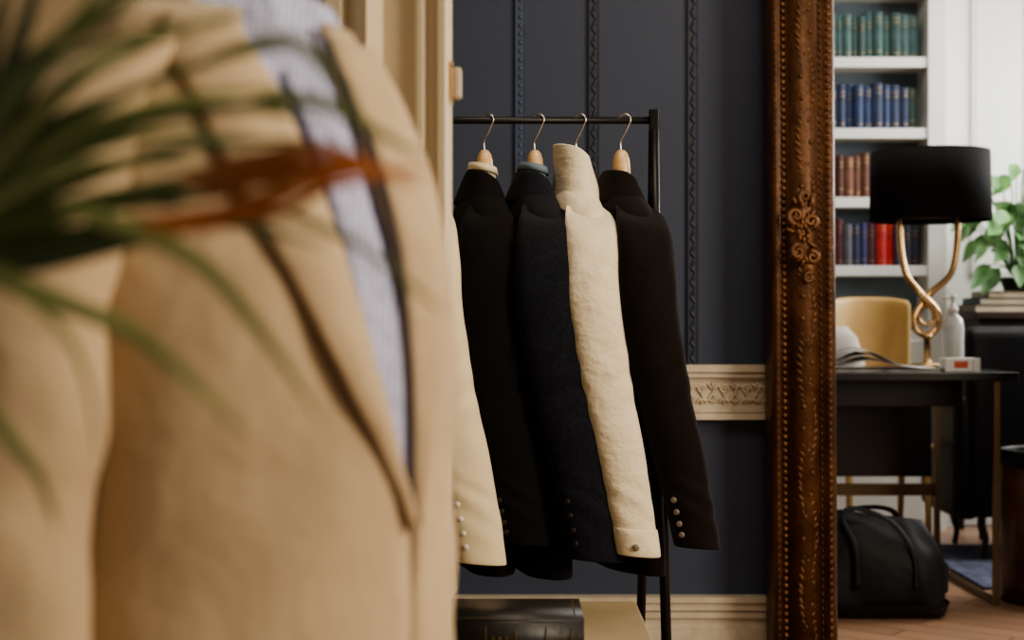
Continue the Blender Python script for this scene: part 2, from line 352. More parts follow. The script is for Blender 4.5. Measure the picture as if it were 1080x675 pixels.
    for rx_,ry_,cy_,hh in pc:
        q=max(0,(hh+.03)/(H+.03)); ring=[]
        for j in range(37):
            gp=gap*(q if style!='fold' else 1)+4
            a=radians(90+gp/2)+radians(360-gp)*j/36
            ring.append(Vector((rx_*cos(a),cy_+ry_*sin(a),hh-drop*q*(1+sin(a))/2-.010*max(0,sin(a)))))
        rings.append(ring)
    obj('collar',MB().loft(rings,closed=False),[m],J,world=False,solid=.003,subsurf=1)
    for sg in (1,-1):
        pts=[(.035,-.04),(.09,-.10),(.075,-.122),(.092,-.135),(.02,-.38),(.008,-.38)]
        v=[Vector((sg*a_,.050*thick-.002,b_)) for a_,b_ in pts]
        obj('lapel',MB().add(v,[(0,1,2,3,4,5)]),[m],J,world=False,solid=.006)
    if inner:
        rings=[[Vector((rr*cos(a),rr*.64*sin(a)-.004,hh-.012*(1+sin(a))/2)) for a in [2*pi*j/24 for j in range(24)]] for rr,hh in [(.041,-.01),(.039,H+.012),(.044,H+.016),(.047,H+.003)]]
        obj('shirt_collar',MB().loft(rings),[inner],J,world=False,solid=.003)
    G=empty('coat_hanger',(x,RY,z0),rot=(0,0,rz),label='light wooden coat hanger with steel hook on the rail',cat='coat hanger',grp='coat hangers on the clothes rack')
    path=spline([(-.105,-.010,-.090),(-.08,-.010,-.074),(-.05,-.006,-.046),(-.02,0,-.018),(0,0,-.012),(.02,0,-.018),(.05,-.006,-.046),(.08,-.010,-.074),(.105,-.010,-.090)],24)
    obj('hanger_arm',MB().tube(path,.009,10),M['hwood'],G,world=False)
    nk=MB().loft([rng(0,0,q,rx_,ry_,18,2.4) for q,rx_,ry_ in [(-.02,.024,.018),(.03,.022,.018),(.055,.019,.0165),(.068,.015,.013),(.075,.009,.008),(.077,.004,.004)]],cap=(1,1))
    obj('hanger_neck',nk,M['hwood'],G,world=False)
    hz=RZ-z0; R=.0125; d_=Vector((.55,.83,0)); cc=Vector((.004,.006,hz))
    pth=spline([(0,0,.074),(-.001,-.001,.092),(.006,.006,.110),tuple(cc+d_*(R*cos(radians(-40)))+Vector((0,0,R*sin(radians(-40)))))],12)[:-1]+[cc+d_*(R*cos(radians(q)))+Vector((0,0,R*sin(radians(q)))) for q in range(-40,196,14)]
    obj('hook',MB().tube(pth,.0022,8),M['steel'],G,world=False)
hang_jacket(446,13,M['cl_cream'],'cream wool tailored jacket hanging beside the door casing',L=.80,btn=M['btn_w'],SL=.72,ph=1.0,slant=1.05,bang=-35,wx=1.20,sw=1.04,fold=.006)
hang_jacket(511,10,M['cl_black'],'black tailored jacket over a pale collar on the rack',inner=M['sh_white'],L=.765,btn=M['btn_d'],ph=2.2,SL=.69,slant=.82)
hang_jacket(564,13,M['cl_navy'],'dark navy wool jacket over a grey-blue collar',inner=M['sh_blue'],L=.77,btn=M['btn_d'],ph=3.1,SL=.72,sw=1.16,slant=1.0,wx=1.06)
hang_jacket(608,13,M['cl_white'],'ecru cotton overshirt with tall turned-up collar and buttoned cuff',kind='overshirt',style='up',L=.66,btn=M['btn_h'],nb=1,cuff=True,ph=4.4,thick=.88,SL=.71,sw=.92,slant=.90,bang=-15,fold=.005,wx=1.05,bs=.0068)
hang_jacket(655,17,M['cl_brown'],'near-black velvet jacket with horn cuff buttons on the rack',L=.765,btn=M['btn_h'],ph=5.3,SL=.70,slant=1.05,fold=.007)
# ------------------------------------------------------------ side table and book
T=empty('side_table',(-.08,2.25,0),label='low tan leather-topped table under the hanging jackets',cat='table')
obj('table_top',MB().box(-.40,.225,1.95,2.58,.405,.44),M['tabletop'],T,bevel=.004,smooth=False)
obj('apron',MB().box(-.37,.195,1.98,2.55,.34,.405),M['dwood'],T,bevel=.004,smooth=False)
for xx in (-.36,.185):
    for yy in (1.99,2.54): obj('leg',MB().tube([(xx,yy,.36),(xx,yy,0)],[.018,.012],10),M['dwood'],T)
B=empty('antique_book',(-.02,2.25,.44),label='thick black leather-bound book with gilt bands on the table',cat='book')
bm=MB(); x0,x1,y0,y1=-.155,.108,2.13,2.30
bm.box(x0,x1,y0+.01,y1,.494,.499); bm.box(x0,x1,y0+.01,y1,.44,.445)
sp=[[Vector((xx,y0+.012-.014*sin(pi*k/10),.44+.059*k/10)) for k in range(11)] for xx in (x0,x1)]
bm.loft(sp,closed=False)
obj('cover',bm,M['bookblack'],B,solid=.002)
obj('pages',MB().box(x0+.006,x1-.006,y0+.012,y1-.006,.445,.494),M['page'],B,smooth=False)
gb=MB()
for i,xx in enumerate((-.13,-.085,-.04,.005,.05,.088)):
    gb.loft([[Vector((q,y0+.012-.0160*sin(pi*k/10),.44+.059*k/10)) for k in range(1,10)] for q in (xx,xx+.0018)],closed=False)
for q in (-.030,-.020,-.010): gb.box(q,q+.004,y0-.0045,y0-.002,.464,.476)
for q in (x0+.01,x1-.013): gb.box(q,q+.0015,y0+.02,y1-.01,.499,.4995)
for q in (y0+.02,y1-.012): gb.box(x0+.01,x1-.01,q,q+.0015,.499,.4995)
obj('gilt_tooling',gb,M['oldgold'],B,solid=.0006,smooth=False)
# ------------------------------------------------------------ foreground dressed mannequin
C=Vector((-.214,1.12,0)); TH=radians(60)
fv=Vector((sin(TH),-cos(TH),0)); rv=Vector((fv.y,-fv.x,0))
tb=[(.40,.212,.150,.15),(.55,.200,.150,.13),(.68,.185,.150,.115),(.79,.180,.150,.115),(.90,.185,.146,.125),(1.0,.186,.132,.13),(1.08,.174,.110,.125),(1.13,.154,.090,.11),(1.16,.132,.076,.09),(1.185,.102,.066,.075),(1.21,.078,.060,.065),(1.30,.060,.056,.06)]
def SP(phi,z,off=0):
    a,bf,bb=sinterp(tb,z); s_,c_=sin(phi),cos(phi); b_=bf if c_>0 else bb
    a+=off; b_+=off; pw=2/2.2
    return C+fv*b_*abs(c_)**pw*(1 if c_>0 else -1)+rv*a*abs(s_)**pw*(1 if s_>0 else -1)+Vector((0,0,z))
def inv(px,py,lo=-62,hi=150):
    best=None
    for iz in range(0,120):
        z=.60+.62*iz/119
        for ip in range(0,221):
            phi=radians(lo+(hi-lo)*ip/220); p=SP(phi,z,.004)
            qx=540+F*p.x/p.y; qy=337.5-F*(p.z-ZC)/p.y; e=(qx-px)**2+(qy-py)**2
            if best is None or e<best[0]: best=(e,z,phi)
    return best[1:]
def curve(pts): return sorted(inv(*p) for p in pts)
cO=curve([(252,25),(288,95),(334,210),(386,380),(416,500)])
cL=curve([(170,35),(200,100),(246,195),(299,290),(364,420),(402,500),(420,558)])
cR=curve([(348,55),(402,210),(430,390),(430,510)])
ZB=cL[0][0]; P0=cL[0][1]
def fO(z):
    if z<=ZB: return P0-.03
    return sinterp([(ZB,P0-.03)]+[q for q in cO if q[0]>ZB+.01],z)[0]
def fLp(z): return sinterp(cL,z)[0]
def fR(z):
    if z<=ZB: return P0-.06
    return sinterp([(ZB,P0-.05)]+[q for q in cR if q[0]>ZB+.01],z)[0]
MJ=empty('mannequin',(C.x,C.y,0),label='tailor bust mannequin on a wooden stand wearing shirt and jacket',cat='mannequin')
zs=[.5+.73*i/20 for i in range(21)]
obj('torso',MB().loft([[SP(2*pi*j/32,z,-.03) for j in range(32)] for z in zs],cap=(1,1)),M['cush'],MJ)
obj('pole',MB().tube([(C.x,C.y,.5),(C.x,C.y,.03)],.015,12),M['dwood'],MJ)
obj('stand_base',MB().lathe((C.x,C.y,0),[(.15,0),(.15,.015),(.12,.03),(.03,.04)]),M['dwood'],MJ)
SH=empty('dress_shirt',(C.x,C.y,.6),label='pale blue striped cotton shirt worn under the tan jacket',cat='shirt')
zs=[.6+.60*i/24 for i in range(25)]
obj('shirt_body',MB().loft([[SP(2*pi*j/48,z,-.004+.002*sin(j*1.7+z*30)) for j in range(48)] for z in zs]),M['shirt'],SH)
rings=[]
for rr,zz in [(.074,1.150),(.071,1.185),(.069,1.212),(.073,1.216),(.088,1.180),(.106,1.122)]:
    rings.append([C+fv*(rr*1.02*cos(a)+.004)+rv*rr*sin(a)+Vector((0,0,zz-.055*max(0,cos(a))**2)) for a in [radians(16)+radians(328)*j/40 for j in range(41)]])
obj('shirt_collar',MB().loft(rings,closed=False),M['shirt'],SH,solid=.003,subsurf=1)
pl=MB(); pl.loft([[SP((fO(z)+fR(z))/2+dp,z,.001) for dp in (-.10,-.05,0,.05,.10)] for z in [.8+.33*i/14 for i in range(15)]],closed=False)
obj('placket',pl,M['shirt'],SH,solid=.003)
JK=empty('suit_jacket',(C.x,C.y,.42),label='tan linen suit jacket worn by the mannequin beside the palm',cat='jacket')
zs=[.42+.755*i/60 for i in range(61)]; rings=[]
for z in zs:
    a0,a1=fO(z),fR(z)+2*pi; n=84
    rings.append([SP(a0+(a1-a0)*j/n,z,.004+.0028*sin(j*.36+z*17)*sin(z*23+j*.11)) for j in range(n+1)])
obj('body',MB().loft(rings,closed=False),M['cl_linen'],JK,solid=.004,disp=(.012,.11))
def shadow_line(f,off,m,name,w=.0014,z1=1.165):
    obj(name,MB().tube([SP(f(z),z,off) for z in [ZB+(z1-ZB)*i/40 for i in range(41)]],w,8),m,JK)
zl=[ZB+(1.165-ZB)*i/36 for i in range(37)]
def lap(fa,fb,name,o0,o1):
    rg=[]
    for z in zl:
        a,b_=fa(z),fb(z); rg.append([SP(lerp(a,b_,q),z,o0+o1*sin(pi*min(1,q*.9))) for q in [k/8 for k in range(9)]])
    obj(name,MB().loft(rg,closed=False),M['cl_linen'],JK,solid=.003)
lap(fO,fLp,'lapel',.010,.007)
lap(lambda z:fR(z),lambda z:fR(z)-.65*min(1,(z-ZB)/.28),'lapel',.007,.007)
shadow_line(fLp,.012,M['lapel_shadow'],'lapel_shadow_line'); shadow_line(fR,.008,M['far_lapel_shadow'],'lapel_shadow_line',.0018)  # thin dark tubes stand in for the shadows along both lapels
rings=[]
for rr,zz in [(.088,1.150),(.084,1.185),(.084,1.203),(.092,1.205),(.108,1.172),(.126,1.130)]:
    rings.append([C+fv*(rr*cos(a))+rv*rr*1.05*sin(a)+Vector((0,0,zz-.03*max(0,cos(a)))) for a in [radians(66)+radians(228)*j/40 for j in range(41)]])
obj('collar',MB().loft(rings,closed=False),M['cl_linen'],JK,solid=.004,subsurf=1)
def sleeve(sg,back,inn,name):
    key=[(0,.11,1.150,.040,.050),(.07,.148,1.130,.050,.060),(.14,.185,1.09,.056,.068),(.3,.214,1.0,.060,.072),(.5,.230,.88,.060,.070),(.7,.240,.76,.058,.066),(.85,.243,.66,.052,.060),(1,.243,.56,.050,.056)]
    rg=[]
    for i in range(46):
        t=i/45; o_,z,r1,r2=sinterp(key,t); o_-=inn
        cc=C+rv*o_*sg-fv*back*min(1,t*3+.3)+fv*.03*max(0,t-.5)
        wr=.003*sin(t*30)*math.exp(-((t-.45)/.2)**2)
        rg.append([cc+rv*(r1+wr*sin(a*2+t*8))*cos(a)+fv*(r2+wr)*sin(a)+Vector((0,0,z+(-.35*r1*cos(a)*sg if t<.25 else 0))) for a in [2*pi*j/28 for j in range(28)]])
    obj(name,MB().loft(rg,cap=(1,0)),M['cl_linen'],JK,solid=.004,subsurf=1,disp=(.016,.07))
sleeve(1,.0,-.008,'sleeve'); sleeve(-1,.088,.036,'sleeve')
# ------------------------------------------------------------ palm
PB=Vector((-.42,.62,0))
PM=empty('potted_palm',PB,label='potted palm with arching green leaflets and a dried tip',cat='plant')
obj('pot',MB().lathe(PB,[(.10,0),(.12,.02),(.15,.28),(.16,.30),(.16,.33),(.145,.33),(.14,.29)]),M['pot'],PM)
obj('soil',MB().lathe(PB,[(.138,.285),(.10,.30),(.01,.302)]),M['soil'],PM)
hub=W(-70,230,.62)
obj('stem',MB().tube(spline([PB+Vector((0,0,.29)),PB+Vector((-.02,0,.7)),hub],12),[.014]*12+[.008],8),M['stem'],PM)
def leaflet(mb,pts,w,n=18):
    P=[W(*p) for p in pts]; c_=spline(P,n); m=len(c_)
    rg=[]
    for i,p in enumerate(c_):
        t=(c_[min(i+1,m-1)]-c_[max(i-1,0)]).normalized(); side=t.cross(Vector((0,-1,.25))).normalized()
        q=i/(m-1); ww=w*(min(1,.35+q*4))*(1-q**2.2)+.0004; nrm=t.cross(side)
        rg.append([p-side*ww+nrm*ww*.35,p,p+side*ww+nrm*ww*.35])
    mb.loft(rg,closed=False)
g0=MB(); g1=MB(); g2=MB(); g3=MB()
for a_,w_ in [([(-70,230,.66),(-10,110,.66),(30,10,.66),(45,-60,.66)],.0055),
([(-70,230,.66),(-15,60,.66),(10,-20,.66)],.006),
([(-70,250,.68),(0,236,.68),(90,212,.68),(190,218,.68)],.005),
([(-70,240,.68),(0,140,.68),(50,60,.68),(110,-20,.70)],.005),
([(-70,220,.70),(0,170,.70),(70,120,.70),(170,85,.72)],.0045),
([(-70,262,.66),(20,272,.66),(130,250,.66),(225,226,.66),(300,222,.68)],.0075),
([(-70,240,.68),(20,235,.68),(120,215,.68),(250,205,.68)],.006)]: leaflet(g0,a_,w_)
for a_,w_ in [([(-70,230,.66),(0,90,.66),(110,14,.66),(190,-40,.68)],.0048),
([(-70,230,.67),(20,135,.67),(110,62,.67),(255,12,.69)],.0058),
([(-70,230,.66),(30,160,.66),(130,98,.67),(235,60,.68),(310,50,.69)],.0035),
([(-70,240,.67),(30,185,.67),(130,130,.68),(250,112,.69),(340,128,.70)],.0052),
([(-70,240,.66),(30,208,.66),(140,168,.66),(230,150,.66),(350,150,.68)],.0045),
([(-70,250,.66),(30,228,.66),(140,203,.66),(240,188,.66),(350,196,.68)],.006),
([(-70,228,.64),(10,110,.64),(70,30,.64),(150,-40,.66)],.0038),
([(-70,245,.64),(0,200,.64),(80,160,.64),(170,140,.64),(250,146,.66)],.0038),
([(-70,215,.70),(20,90,.70),(90,20,.70),(230,-35,.72)],.004),
([(-70,260,.70),(40,250,.70),(150,235,.70),(260,238,.70),(345,262,.72)],.0038)]: leaflet(g1,a_,w_)
for a_,w_ in [([(60,215,.64),(150,245,.64),(220,285,.64),(290,370,.64),(335,440,.66)],.0045),
([(-70,260,.64),(30,305,.62),(130,345,.62),(200,400,.62),(260,460,.64)],.0048),
([(-70,270,.64),(10,300,.62),(80,370,.62),(105,480,.64)],.0022),
([(-70,330,.64),(0,450,.64),(40,500,.64),(60,560,.64)],.0038),
([(250,112,.68),(330,105,.68),(400,140,.68),(455,170,.69)],.0035),
([(300,222,.68),(380,260,.68),(470,330,.68)],.002),
([(220,60,.66),(300,40,.66),(350,80,.66),(380,130,.66)],.0032),
([(-70,236,.62),(40,120,.62),(90,70,.62),(140,55,.64)],.0028),
([(-70,242,.66),(60,150,.66),(160,110,.66),(290,95,.68),(380,122,.68)],.0026),
([(-70,250,.62),(60,180,.62),(150,170,.62),(230,180,.62)],.0024),
([(-70,225,.66),(40,80,.66),(130,40,.66),(290,18,.68)],.0024)]: leaflet(g2,a_,w_)
for a_,w_ in [([(150,236,.62),(230,228,.62),(300,200,.62),(370,180,.62),(456,183,.63)],.0055),
([(190,190,.64),(280,166,.64),(350,158,.64),(440,198,.65)],.0050),
([(210,205,.66),(290,182,.66),(350,172,.66),(415,180,.67)],.0038),
([(230,232,.66),(300,222,.66),(345,198,.66),(400,188,.67)],.0022)]: leaflet(g3,a_,w_)
obj('foliage',g0,M['leafd'],PM); obj('foliage',g1,M['leaf'],PM); obj('thin_leaflets',g2,M['leaf2'],PM); obj('dried_leaf',g3,M['dry'],PM,label='dried rust-brown leaflets')
# ------------------------------------------------------------ study : bookcase
BY=6.40
BC=empty('bookcase',(1.40,6.5,0),label='white painted built-in bookcase filled with cloth-bound books',cat='bookcase')
SZ=[1.195,1.503,1.814,2.134]
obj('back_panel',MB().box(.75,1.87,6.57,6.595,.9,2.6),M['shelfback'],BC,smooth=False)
for z in SZ+[2.46]: obj('shelf',MB().box(.76,1.87,BY,6.57,z-.047,z),M['white'],BC,bevel=.003,smooth=False)
obj('side_panel',MB().box(1.87,1.955,BY-.01,6.595,0,2.6),M['white'],BC,bevel=.004,smooth=False)
obj('side_panel',MB().box(.68,.76,BY-.01,6.595,0,2.6),M['white'],BC,bevel=.004,smooth=False)
obj('cornice',MB().box(.66,1.975,BY-.04,6.595,2.6,2.7),M['white'],BC,bevel=.01,smooth=False)
obj('base_cabinet',MB().box(.76,1.87,BY,6.57,0,.9),M['white'],BC,bevel=.003,smooth=False)
for dx in (.78,1.325):
    obj('cabinet_door',MB().box(dx,dx+.525,BY-.02,BY,.05,.86),M['white'],BC,bevel=.006,smooth=False)
cols={}
def bookmat(c):
    k=tuple(c)
    if k not in cols: cols[k]=mat('book_cloth',c,.6,c2=tuple(q*.6 for q in c),nscale=20)
    return cols[k]
rb=random.Random(4)
def book(x,wd,z,h,dp,c,cn,grp):
    mb=MB(); y0=BY+.02+rb.uniform(0,.02); q1=rb.choice([.14,.10,.2]); q2=rb.choice([.72,.66,.78])
    for xx in (x,x+wd-.003): mb.box(xx,xx+.003,y0+.004,y0+dp,z+.001,z+h,0)
    mb.loft([[Vector((x+wd*k/6,y0+.006-.007*sin(pi*k/6),zz)) for k in range(7)] for zz in (z+.001,z+h)],closed=False,mi=0)
    mb.box(x+.003,x+wd-.003,y0+.006,y0+dp-.004,z+.003,z+h-.004,1)
    for q in (q1,q2,q2+.10): mb.loft([[Vector((x+wd*k/6,y0+.0055-.008*sin(pi*k/6),zz)) for k in range(1,6)] for zz in (z+h*q,z+h*q+.003)],closed=False,mi=2)
    obj('book',mb,[bookmat(c),M['page'],M['gold']],smooth=False,label='%s cloth-bound hardback book with gilt bands on white shelf'%cn,cat='book',grp=grp)
rows=[(SZ[3],.212,[((.045,.105,.105),'teal green'),((.030,.075,.070),'dark teal'),((.055,.12,.12),'teal green')],'green books on the top shelf'),
(SZ[2],.205,[((.016,.030,.08),'navy blue'),((.024,.048,.13),'dark blue'),((.02,.035,.09),'navy blue')],'blue books on the upper shelf'),
(SZ[1],.195,[((.13,.045,.025),'russet brown'),((.17,.065,.035),'tan brown'),((.09,.03,.02),'russet brown')],'brown books on the middle shelf'),
(SZ[0],.205,None,'mixed books on the lower shelf')]
mixed=[((.02,.02,.035),'black'),((.10,.02,.03),'maroon'),((.10,.11,.14),'grey'),((.025,.03,.08),'navy blue'),((.03,.04,.13),'dark blue'),((.08,.02,.03),'maroon'),((.45,.02,.02),'bright red'),((.45,.02,.02),'bright red'),((.03,.04,.12),'dark blue'),((.02,.02,.04),'black')]
for z,h,pal,g in rows:
    x=1.43; k=0
    while x<1.83:
        wd=random.uniform(.028,.046)
        if x+wd>1.866: break
        if pal is None: c_=mixed[k%len(mixed)]
        else: c_=pal[random.randrange(3)]
        if g.startswith('blue') and x>1.77: c_=((.03,.07,.05),'dark green')
        book(x,wd,z,h+random.uniform(-.022,.010),.14,c_[0],c_[1],g); x+=wd+.0015; k+=1
d=empty('door_1',(2.45,6.58,0),label='white panelled door beside the bookcase',cat='door',kind='structure')
obj('door_leaf',MB().box(2.06,2.85,6.56,6.598,0.005,2.62),M['white'],d,smooth=False)
for (a0,a1,c0,c1) in [(2.12,2.40,1.15,2.50),(2.50,2.80,1.15,2.50),(2.12,2.40,.2,.95),(2.50,2.80,.2,.95)]:
    fm=MB()
    for e,(o_,y_) in enumerate([(0,6.545),(.018,6.55)]):
        fm.box(a0+o_,a1-o_,y_,6.56,c1-o_-.012,c1-o_).box(a0+o_,a1-o_,y_,6.56,c0+o_,c0+o_+.012).box(a0+o_,a0+o_+.012,y_,6.56,c0+o_,c1-o_).box(a1-o_-.012,a1-o_,y_,6.56,c0+o_,c1-o_)
    obj('door_panel',fm,M['white'],d,smooth=False)
obj('door_knob',MB().ell((2.80,6.53,1.02),(.025,.025,.025),12,8).tube([(2.80,6.56,1.02),(2.80,6.53,1.02)],.01),M['brass'],d)
S('trim_6',MB().box(1.97,2.055,6.54,6.6,0,2.72).box(2.855,2.94,6.54,6.6,0,2.72).box(1.97,2.94,6.54,6.6,2.63,2.72),M['white'],'white door casing in the study',cat='door casing')
# ------------------------------------------------------------ desk
DZ=.777
DK=empty('writing_desk',(1.15,5.05,0),label='black lacquered writing desk with slim brass legs',cat='desk')
obj('desk_top',MB().box(.72,1.675,4.70,5.42,DZ-.028,DZ),M['desk'],DK,bevel=.004,smooth=False)
obj('drawer_box',MB().box(.78,1.58,4.98,5.39,DZ-.13,DZ-.028),M['desk'],DK,bevel=.004,smooth=False)
obj('modesty_panel',MB().box(.78,1.58,5.36,5.385,.36,DZ-.028),M['desk'],DK,smooth=False)
for xx in (.76,1.61):
    obj('end_frame',MB().box(xx-.01,xx+.01,4.72,4.74,0.02,DZ-.028).box(xx-.01,xx+.01,5.38,5.40,0.02,DZ-.028).box(xx-.01,xx+.01,4.72,5.40,0,.02),M['darkbrass'],DK,smooth=False)
obj('rear_rail',MB().box(.76,1.61,5.385,5.40,.285,.33),M['darkbrass'],DK,smooth=False)
LX,LY=1.50,5.12
def WL(px,py,dy=0): return W(px,py,LY)+Vector((0,dy,0))
LP=empty('table_lamp',(LX,LY,DZ),label='table lamp with looped brass stem and black drum shade',cat='lamp')
obj('lamp_base',MB().lathe((LX-.005,LY,DZ),[(.062,0),(.062,.012),(.058,.016),(.016,.018),(.013,.03),(.012,.106),(.020,.110),(.018,.122),(.004,.126)],28),M['brass'],LP)
stem=spline([WL(949,226),WL(950,262),WL(956,290),WL(969,309,-.015),WL(986,326,-.009),WL(990,341),WL(980,353),WL(967,348),WL(966,332,.009),WL(982,310,.015),WL(1002,290),WL(1009,262),WL(1010,226)],96)
obj('lamp_stem',MB().tube(stem,.0122,10),M['brass'],LP)
stem=spline([WL(984,320,.022),WL(973,327,.022),WL(971,337,.02),WL(979,343,.018),WL(986,337,.02),WL(985,327,.022),WL(976,320,.022)],48)
obj('lamp_stem',MB().tube(stem,.0065,8),M['brass'],LP)
cxs=(981-540)/F*LY
obj('shade_spider',MB().tube([(cxs-.19,LY,1.34),(cxs+.19,LY,1.34)],.004,8).tube([(cxs,LY-.19,1.34),(cxs,LY+.19,1.34)],.004,8).tube([(cxs-.10,LY,1.32),(cxs+.10,LY,1.32)],.006,8),M['darkbrass'],LP)
z1,z0=W(0,157,LY-.1).z,W(0,231,LY-.1).z
obj('lamp_shade',MB().lathe((cxs,LY,0),[(.212,z0),(.206,z1)],48,cap=(0,0)),M['shade'],LP,solid=.004)
bx,by=1.60,5.16
BT=empty('sanitiser_bottle',(bx,by,DZ),label='clear plastic pump bottle with white top on the desk',cat='bottle')
obj('bottle_body',MB().lathe((bx,by,DZ),[(.036,0),(.039,.01),(.039,.15),(.033,.178),(.016,.192),(.016,.20)],24),M['clear'],BT)
obj('pump',MB().lathe((bx,by,DZ+.20),[(.018,0),(.018,.02),(.008,.022),(.008,.05),(.013,.052),(.013,.064)],16).tube([(bx,by,DZ+.257),(bx-.04,by,DZ+.252)],.006,8),M['wplastic'],BT)
CB=empty('small_box',(1.515,4.80,DZ),rot=(0,0,radians(4)),label='small white card box with red end on the desk',cat='box')
obj('box_body',MB().box(-.065,.03,-.03,.03,0,.045),M['wplastic'],CB,world=False,bevel=.002,smooth=False)
obj('red_label',MB().box(-.035,.012,-.0312,-.030,.012,.034),M['red'],CB,world=False,smooth=False)
obj('box_flap',MB().box(.0305,.055,-.03,.03,0,.045),M['wplastic'],CB,world=False,smooth=False)
MG=empty('magazine',(1.28,4.9,DZ),label='open glossy magazine with curled pages on the desk',cat='magazine')
for q,(hh,sh) in enumerate([(.062,0),(.045,.02),(.028,.04)]):
    rg=[]
    for i in range(25):
        u=i/24; xx=1.06+sh+(.38-sh)*u; zz=DZ+.009+hh*math.exp(-((u-.30)/.28)**2); rg.append([Vector((xx,4.77,zz)),Vector((xx+.01,4.90,zz+.008*(1-u))),Vector((xx+.02,5.02,zz+.012*(1-u)))])
    mg=MB(); mg.loft(rg,closed=False); obj('page_spread',mg,M['paper'],MG,solid=.002)
obj('back_cover',MB().box(1.06,1.43,4.77,5.03,DZ,DZ+.006),M['paper'],MG,smooth=False)
WC=empty('wooden_chair',(1.51,5.85,0),label='blond bentwood chair with curved back behind the desk',cat='chair')
rg=[]
for i in range(17):
    u=-1+2*i/16; col_=[]
    for k in range(9):
        q=k/8; zz=.60+.45*q; hw=.176*(1-.08*(1-q)); col_.append(Vector((1.49+u*hw,5.98-.07*u*u+.03*q,zz-(.020*abs(u)**3 if q>.8 else 0))))
    rg.append(col_)
obj('backrest',MB().loft(rg,closed=False),M['ply'],WC,solid=.014,subsurf=1)
obj('seat',MB().box(1.30,1.67,5.58,5.98,.44,.462),M['ply'],WC,bevel=.01,smooth=False)
for xx in (1.33,1.64):
    obj('leg',MB().tube([(xx,5.62,.445),(xx,5.59,0)],[.016,.011]),M['ply'],WC)
    obj('leg',MB().tube([(xx-(.02 if xx>1.4 else -.02),5.99,.75),(xx,5.97,.44),(xx,6.02,0)],[.012,.016,.011]),M['ply'],WC)
obj('throw_cushion',MB().loft([rng(1.33,5.78,z,rx,ry,24,2.6) for z,rx,ry in [(.463,.05,.01),(.475,.10,.05),(.60,.12,.075),(.74,.11,.07),(.88,.07,.05),(.925,.03,.01)]],cap=(1,1)),M['cush'],label='pale linen cushion resting on the blond chair',cat='cushion')
AC=empty('armchair',(2.15,5.68,0),label='black leather armchair with curved dark legs',cat='armchair')
obj('backrest',MB().box(1.76,2.62,5.50,5.64,.18,.925),M['leather'],AC,bevel=.05)
obj('seat',MB().box(1.78,2.60,5.60,6.02,.18,.46),M['leather'],AC,bevel=.04)
for a_ in (1.72,2.56): obj('armrest',MB().box(a_,a_+.11,5.52,6.02,.17,.66),M['leather'],AC,bevel=.04)
for xx in (1.86,2.60):
    for yy in (5.60,5.96): obj('leg',MB().tube(spline([(xx,yy,.22),(xx-.012,yy,.15),(xx+.004,yy,.08),(xx-.006,yy,.013)],12),[.024]*3+[.017]*5+[.012]*5,10),M['dwood'],AC)
CN=empty('console_table',(2.4,6.28,0),label='dark wood console table against the white door',cat='console table')
obj('table_top',MB().box(1.99,2.85,6.12,6.50,.955,.985),M['dwood'],CN,bevel=.004,smooth=False)
obj('apron',MB().box(2.02,2.82,6.15,6.48,.86,.955),M['dwood'],CN,smooth=False)
for xx in (2.04,2.80):
    for yy in (6.17,6.46): obj('leg',MB().tube([(xx,yy,.87),(xx,yy,0)],[.022,.014],10),M['dwood'],CN)
zz=.985
for i,(xa,xb,h_,c_,cn) in enumerate([(2.0,2.38,.032,(.25,.22,.17),'stone grey'),(2.02,2.37,.03,(.08,.14,.15),'slate blue'),(2.06,2.38,.028,(.45,.36,.24),'buff')]):
    mb=MB().box(xa,xb,6.14,6.38,zz,zz+.003,0).box(xa,xb,6.14,6.38,zz+h_-.003,zz+h_,0).box(xa,xa+.003,6.14,6.38,zz,zz+h_,0).box(xa+.003,xb-.004,6.145,6.375,zz+.003,zz+h_-.003,1)
    obj('book',mb,[bookmat(c_),M['page']],smooth=False,label='large %s hardback book lying in a stack on the console'%cn,cat='book',grp='stacked books on the console'); zz+=h_
PL=empty('potted_plant',(2.22,6.26,zz),label='leafy green houseplant in a dark pot on stacked books',cat='plant')
obj('pot',MB().lathe((2.22,6.26,zz),[(.05,0),(.055,.01),(.07,.05),(.072,.06),(.064,.06),(.06,.05)]),M['leather'],PL)
lf=MB(); st=MB(); random.seed(5)
for i in range(64):
    a=random.uniform(0,2*pi); el=random.uniform(.2,1.5); Lh=random.uniform(.12,.46)
    p0=Vector((2.22,6.26,zz+.05)); tip=p0+Vector((cos(a)*cos(el)*Lh*.8,sin(a)*cos(el)*Lh*.45-.02,sin(el)*Lh*1.1+.02))
    st.tube(spline([p0,(p0+tip)/2+Vector((0,0,.03)),tip],8),.003,6)
    d_=Vector((cos(a),sin(a)*.4-.2,random.uniform(-1.1,.3))).normalized(); s_=d_.cross(Vector((0,-1,.4))).normalized(); ln=random.uniform(.08,.14); wd=ln*.27
    rgl=[]
    for k in range(9):
        q=k/8; ww=wd*sin(pi*min(.98,q**.8))+.001; c0=tip+d_*ln*q+Vector((0,0,-.03*q*q)); rgl.append([c0-s_*ww+Vector((0,-.008,0)),c0,c0+s_*ww+Vector((0,-.008,0))])
    lf.loft(rgl,closed=False)
obj('leaves',lf,M['greenleaf'],PL); obj('stems',st,M['greenleaf'],PL)
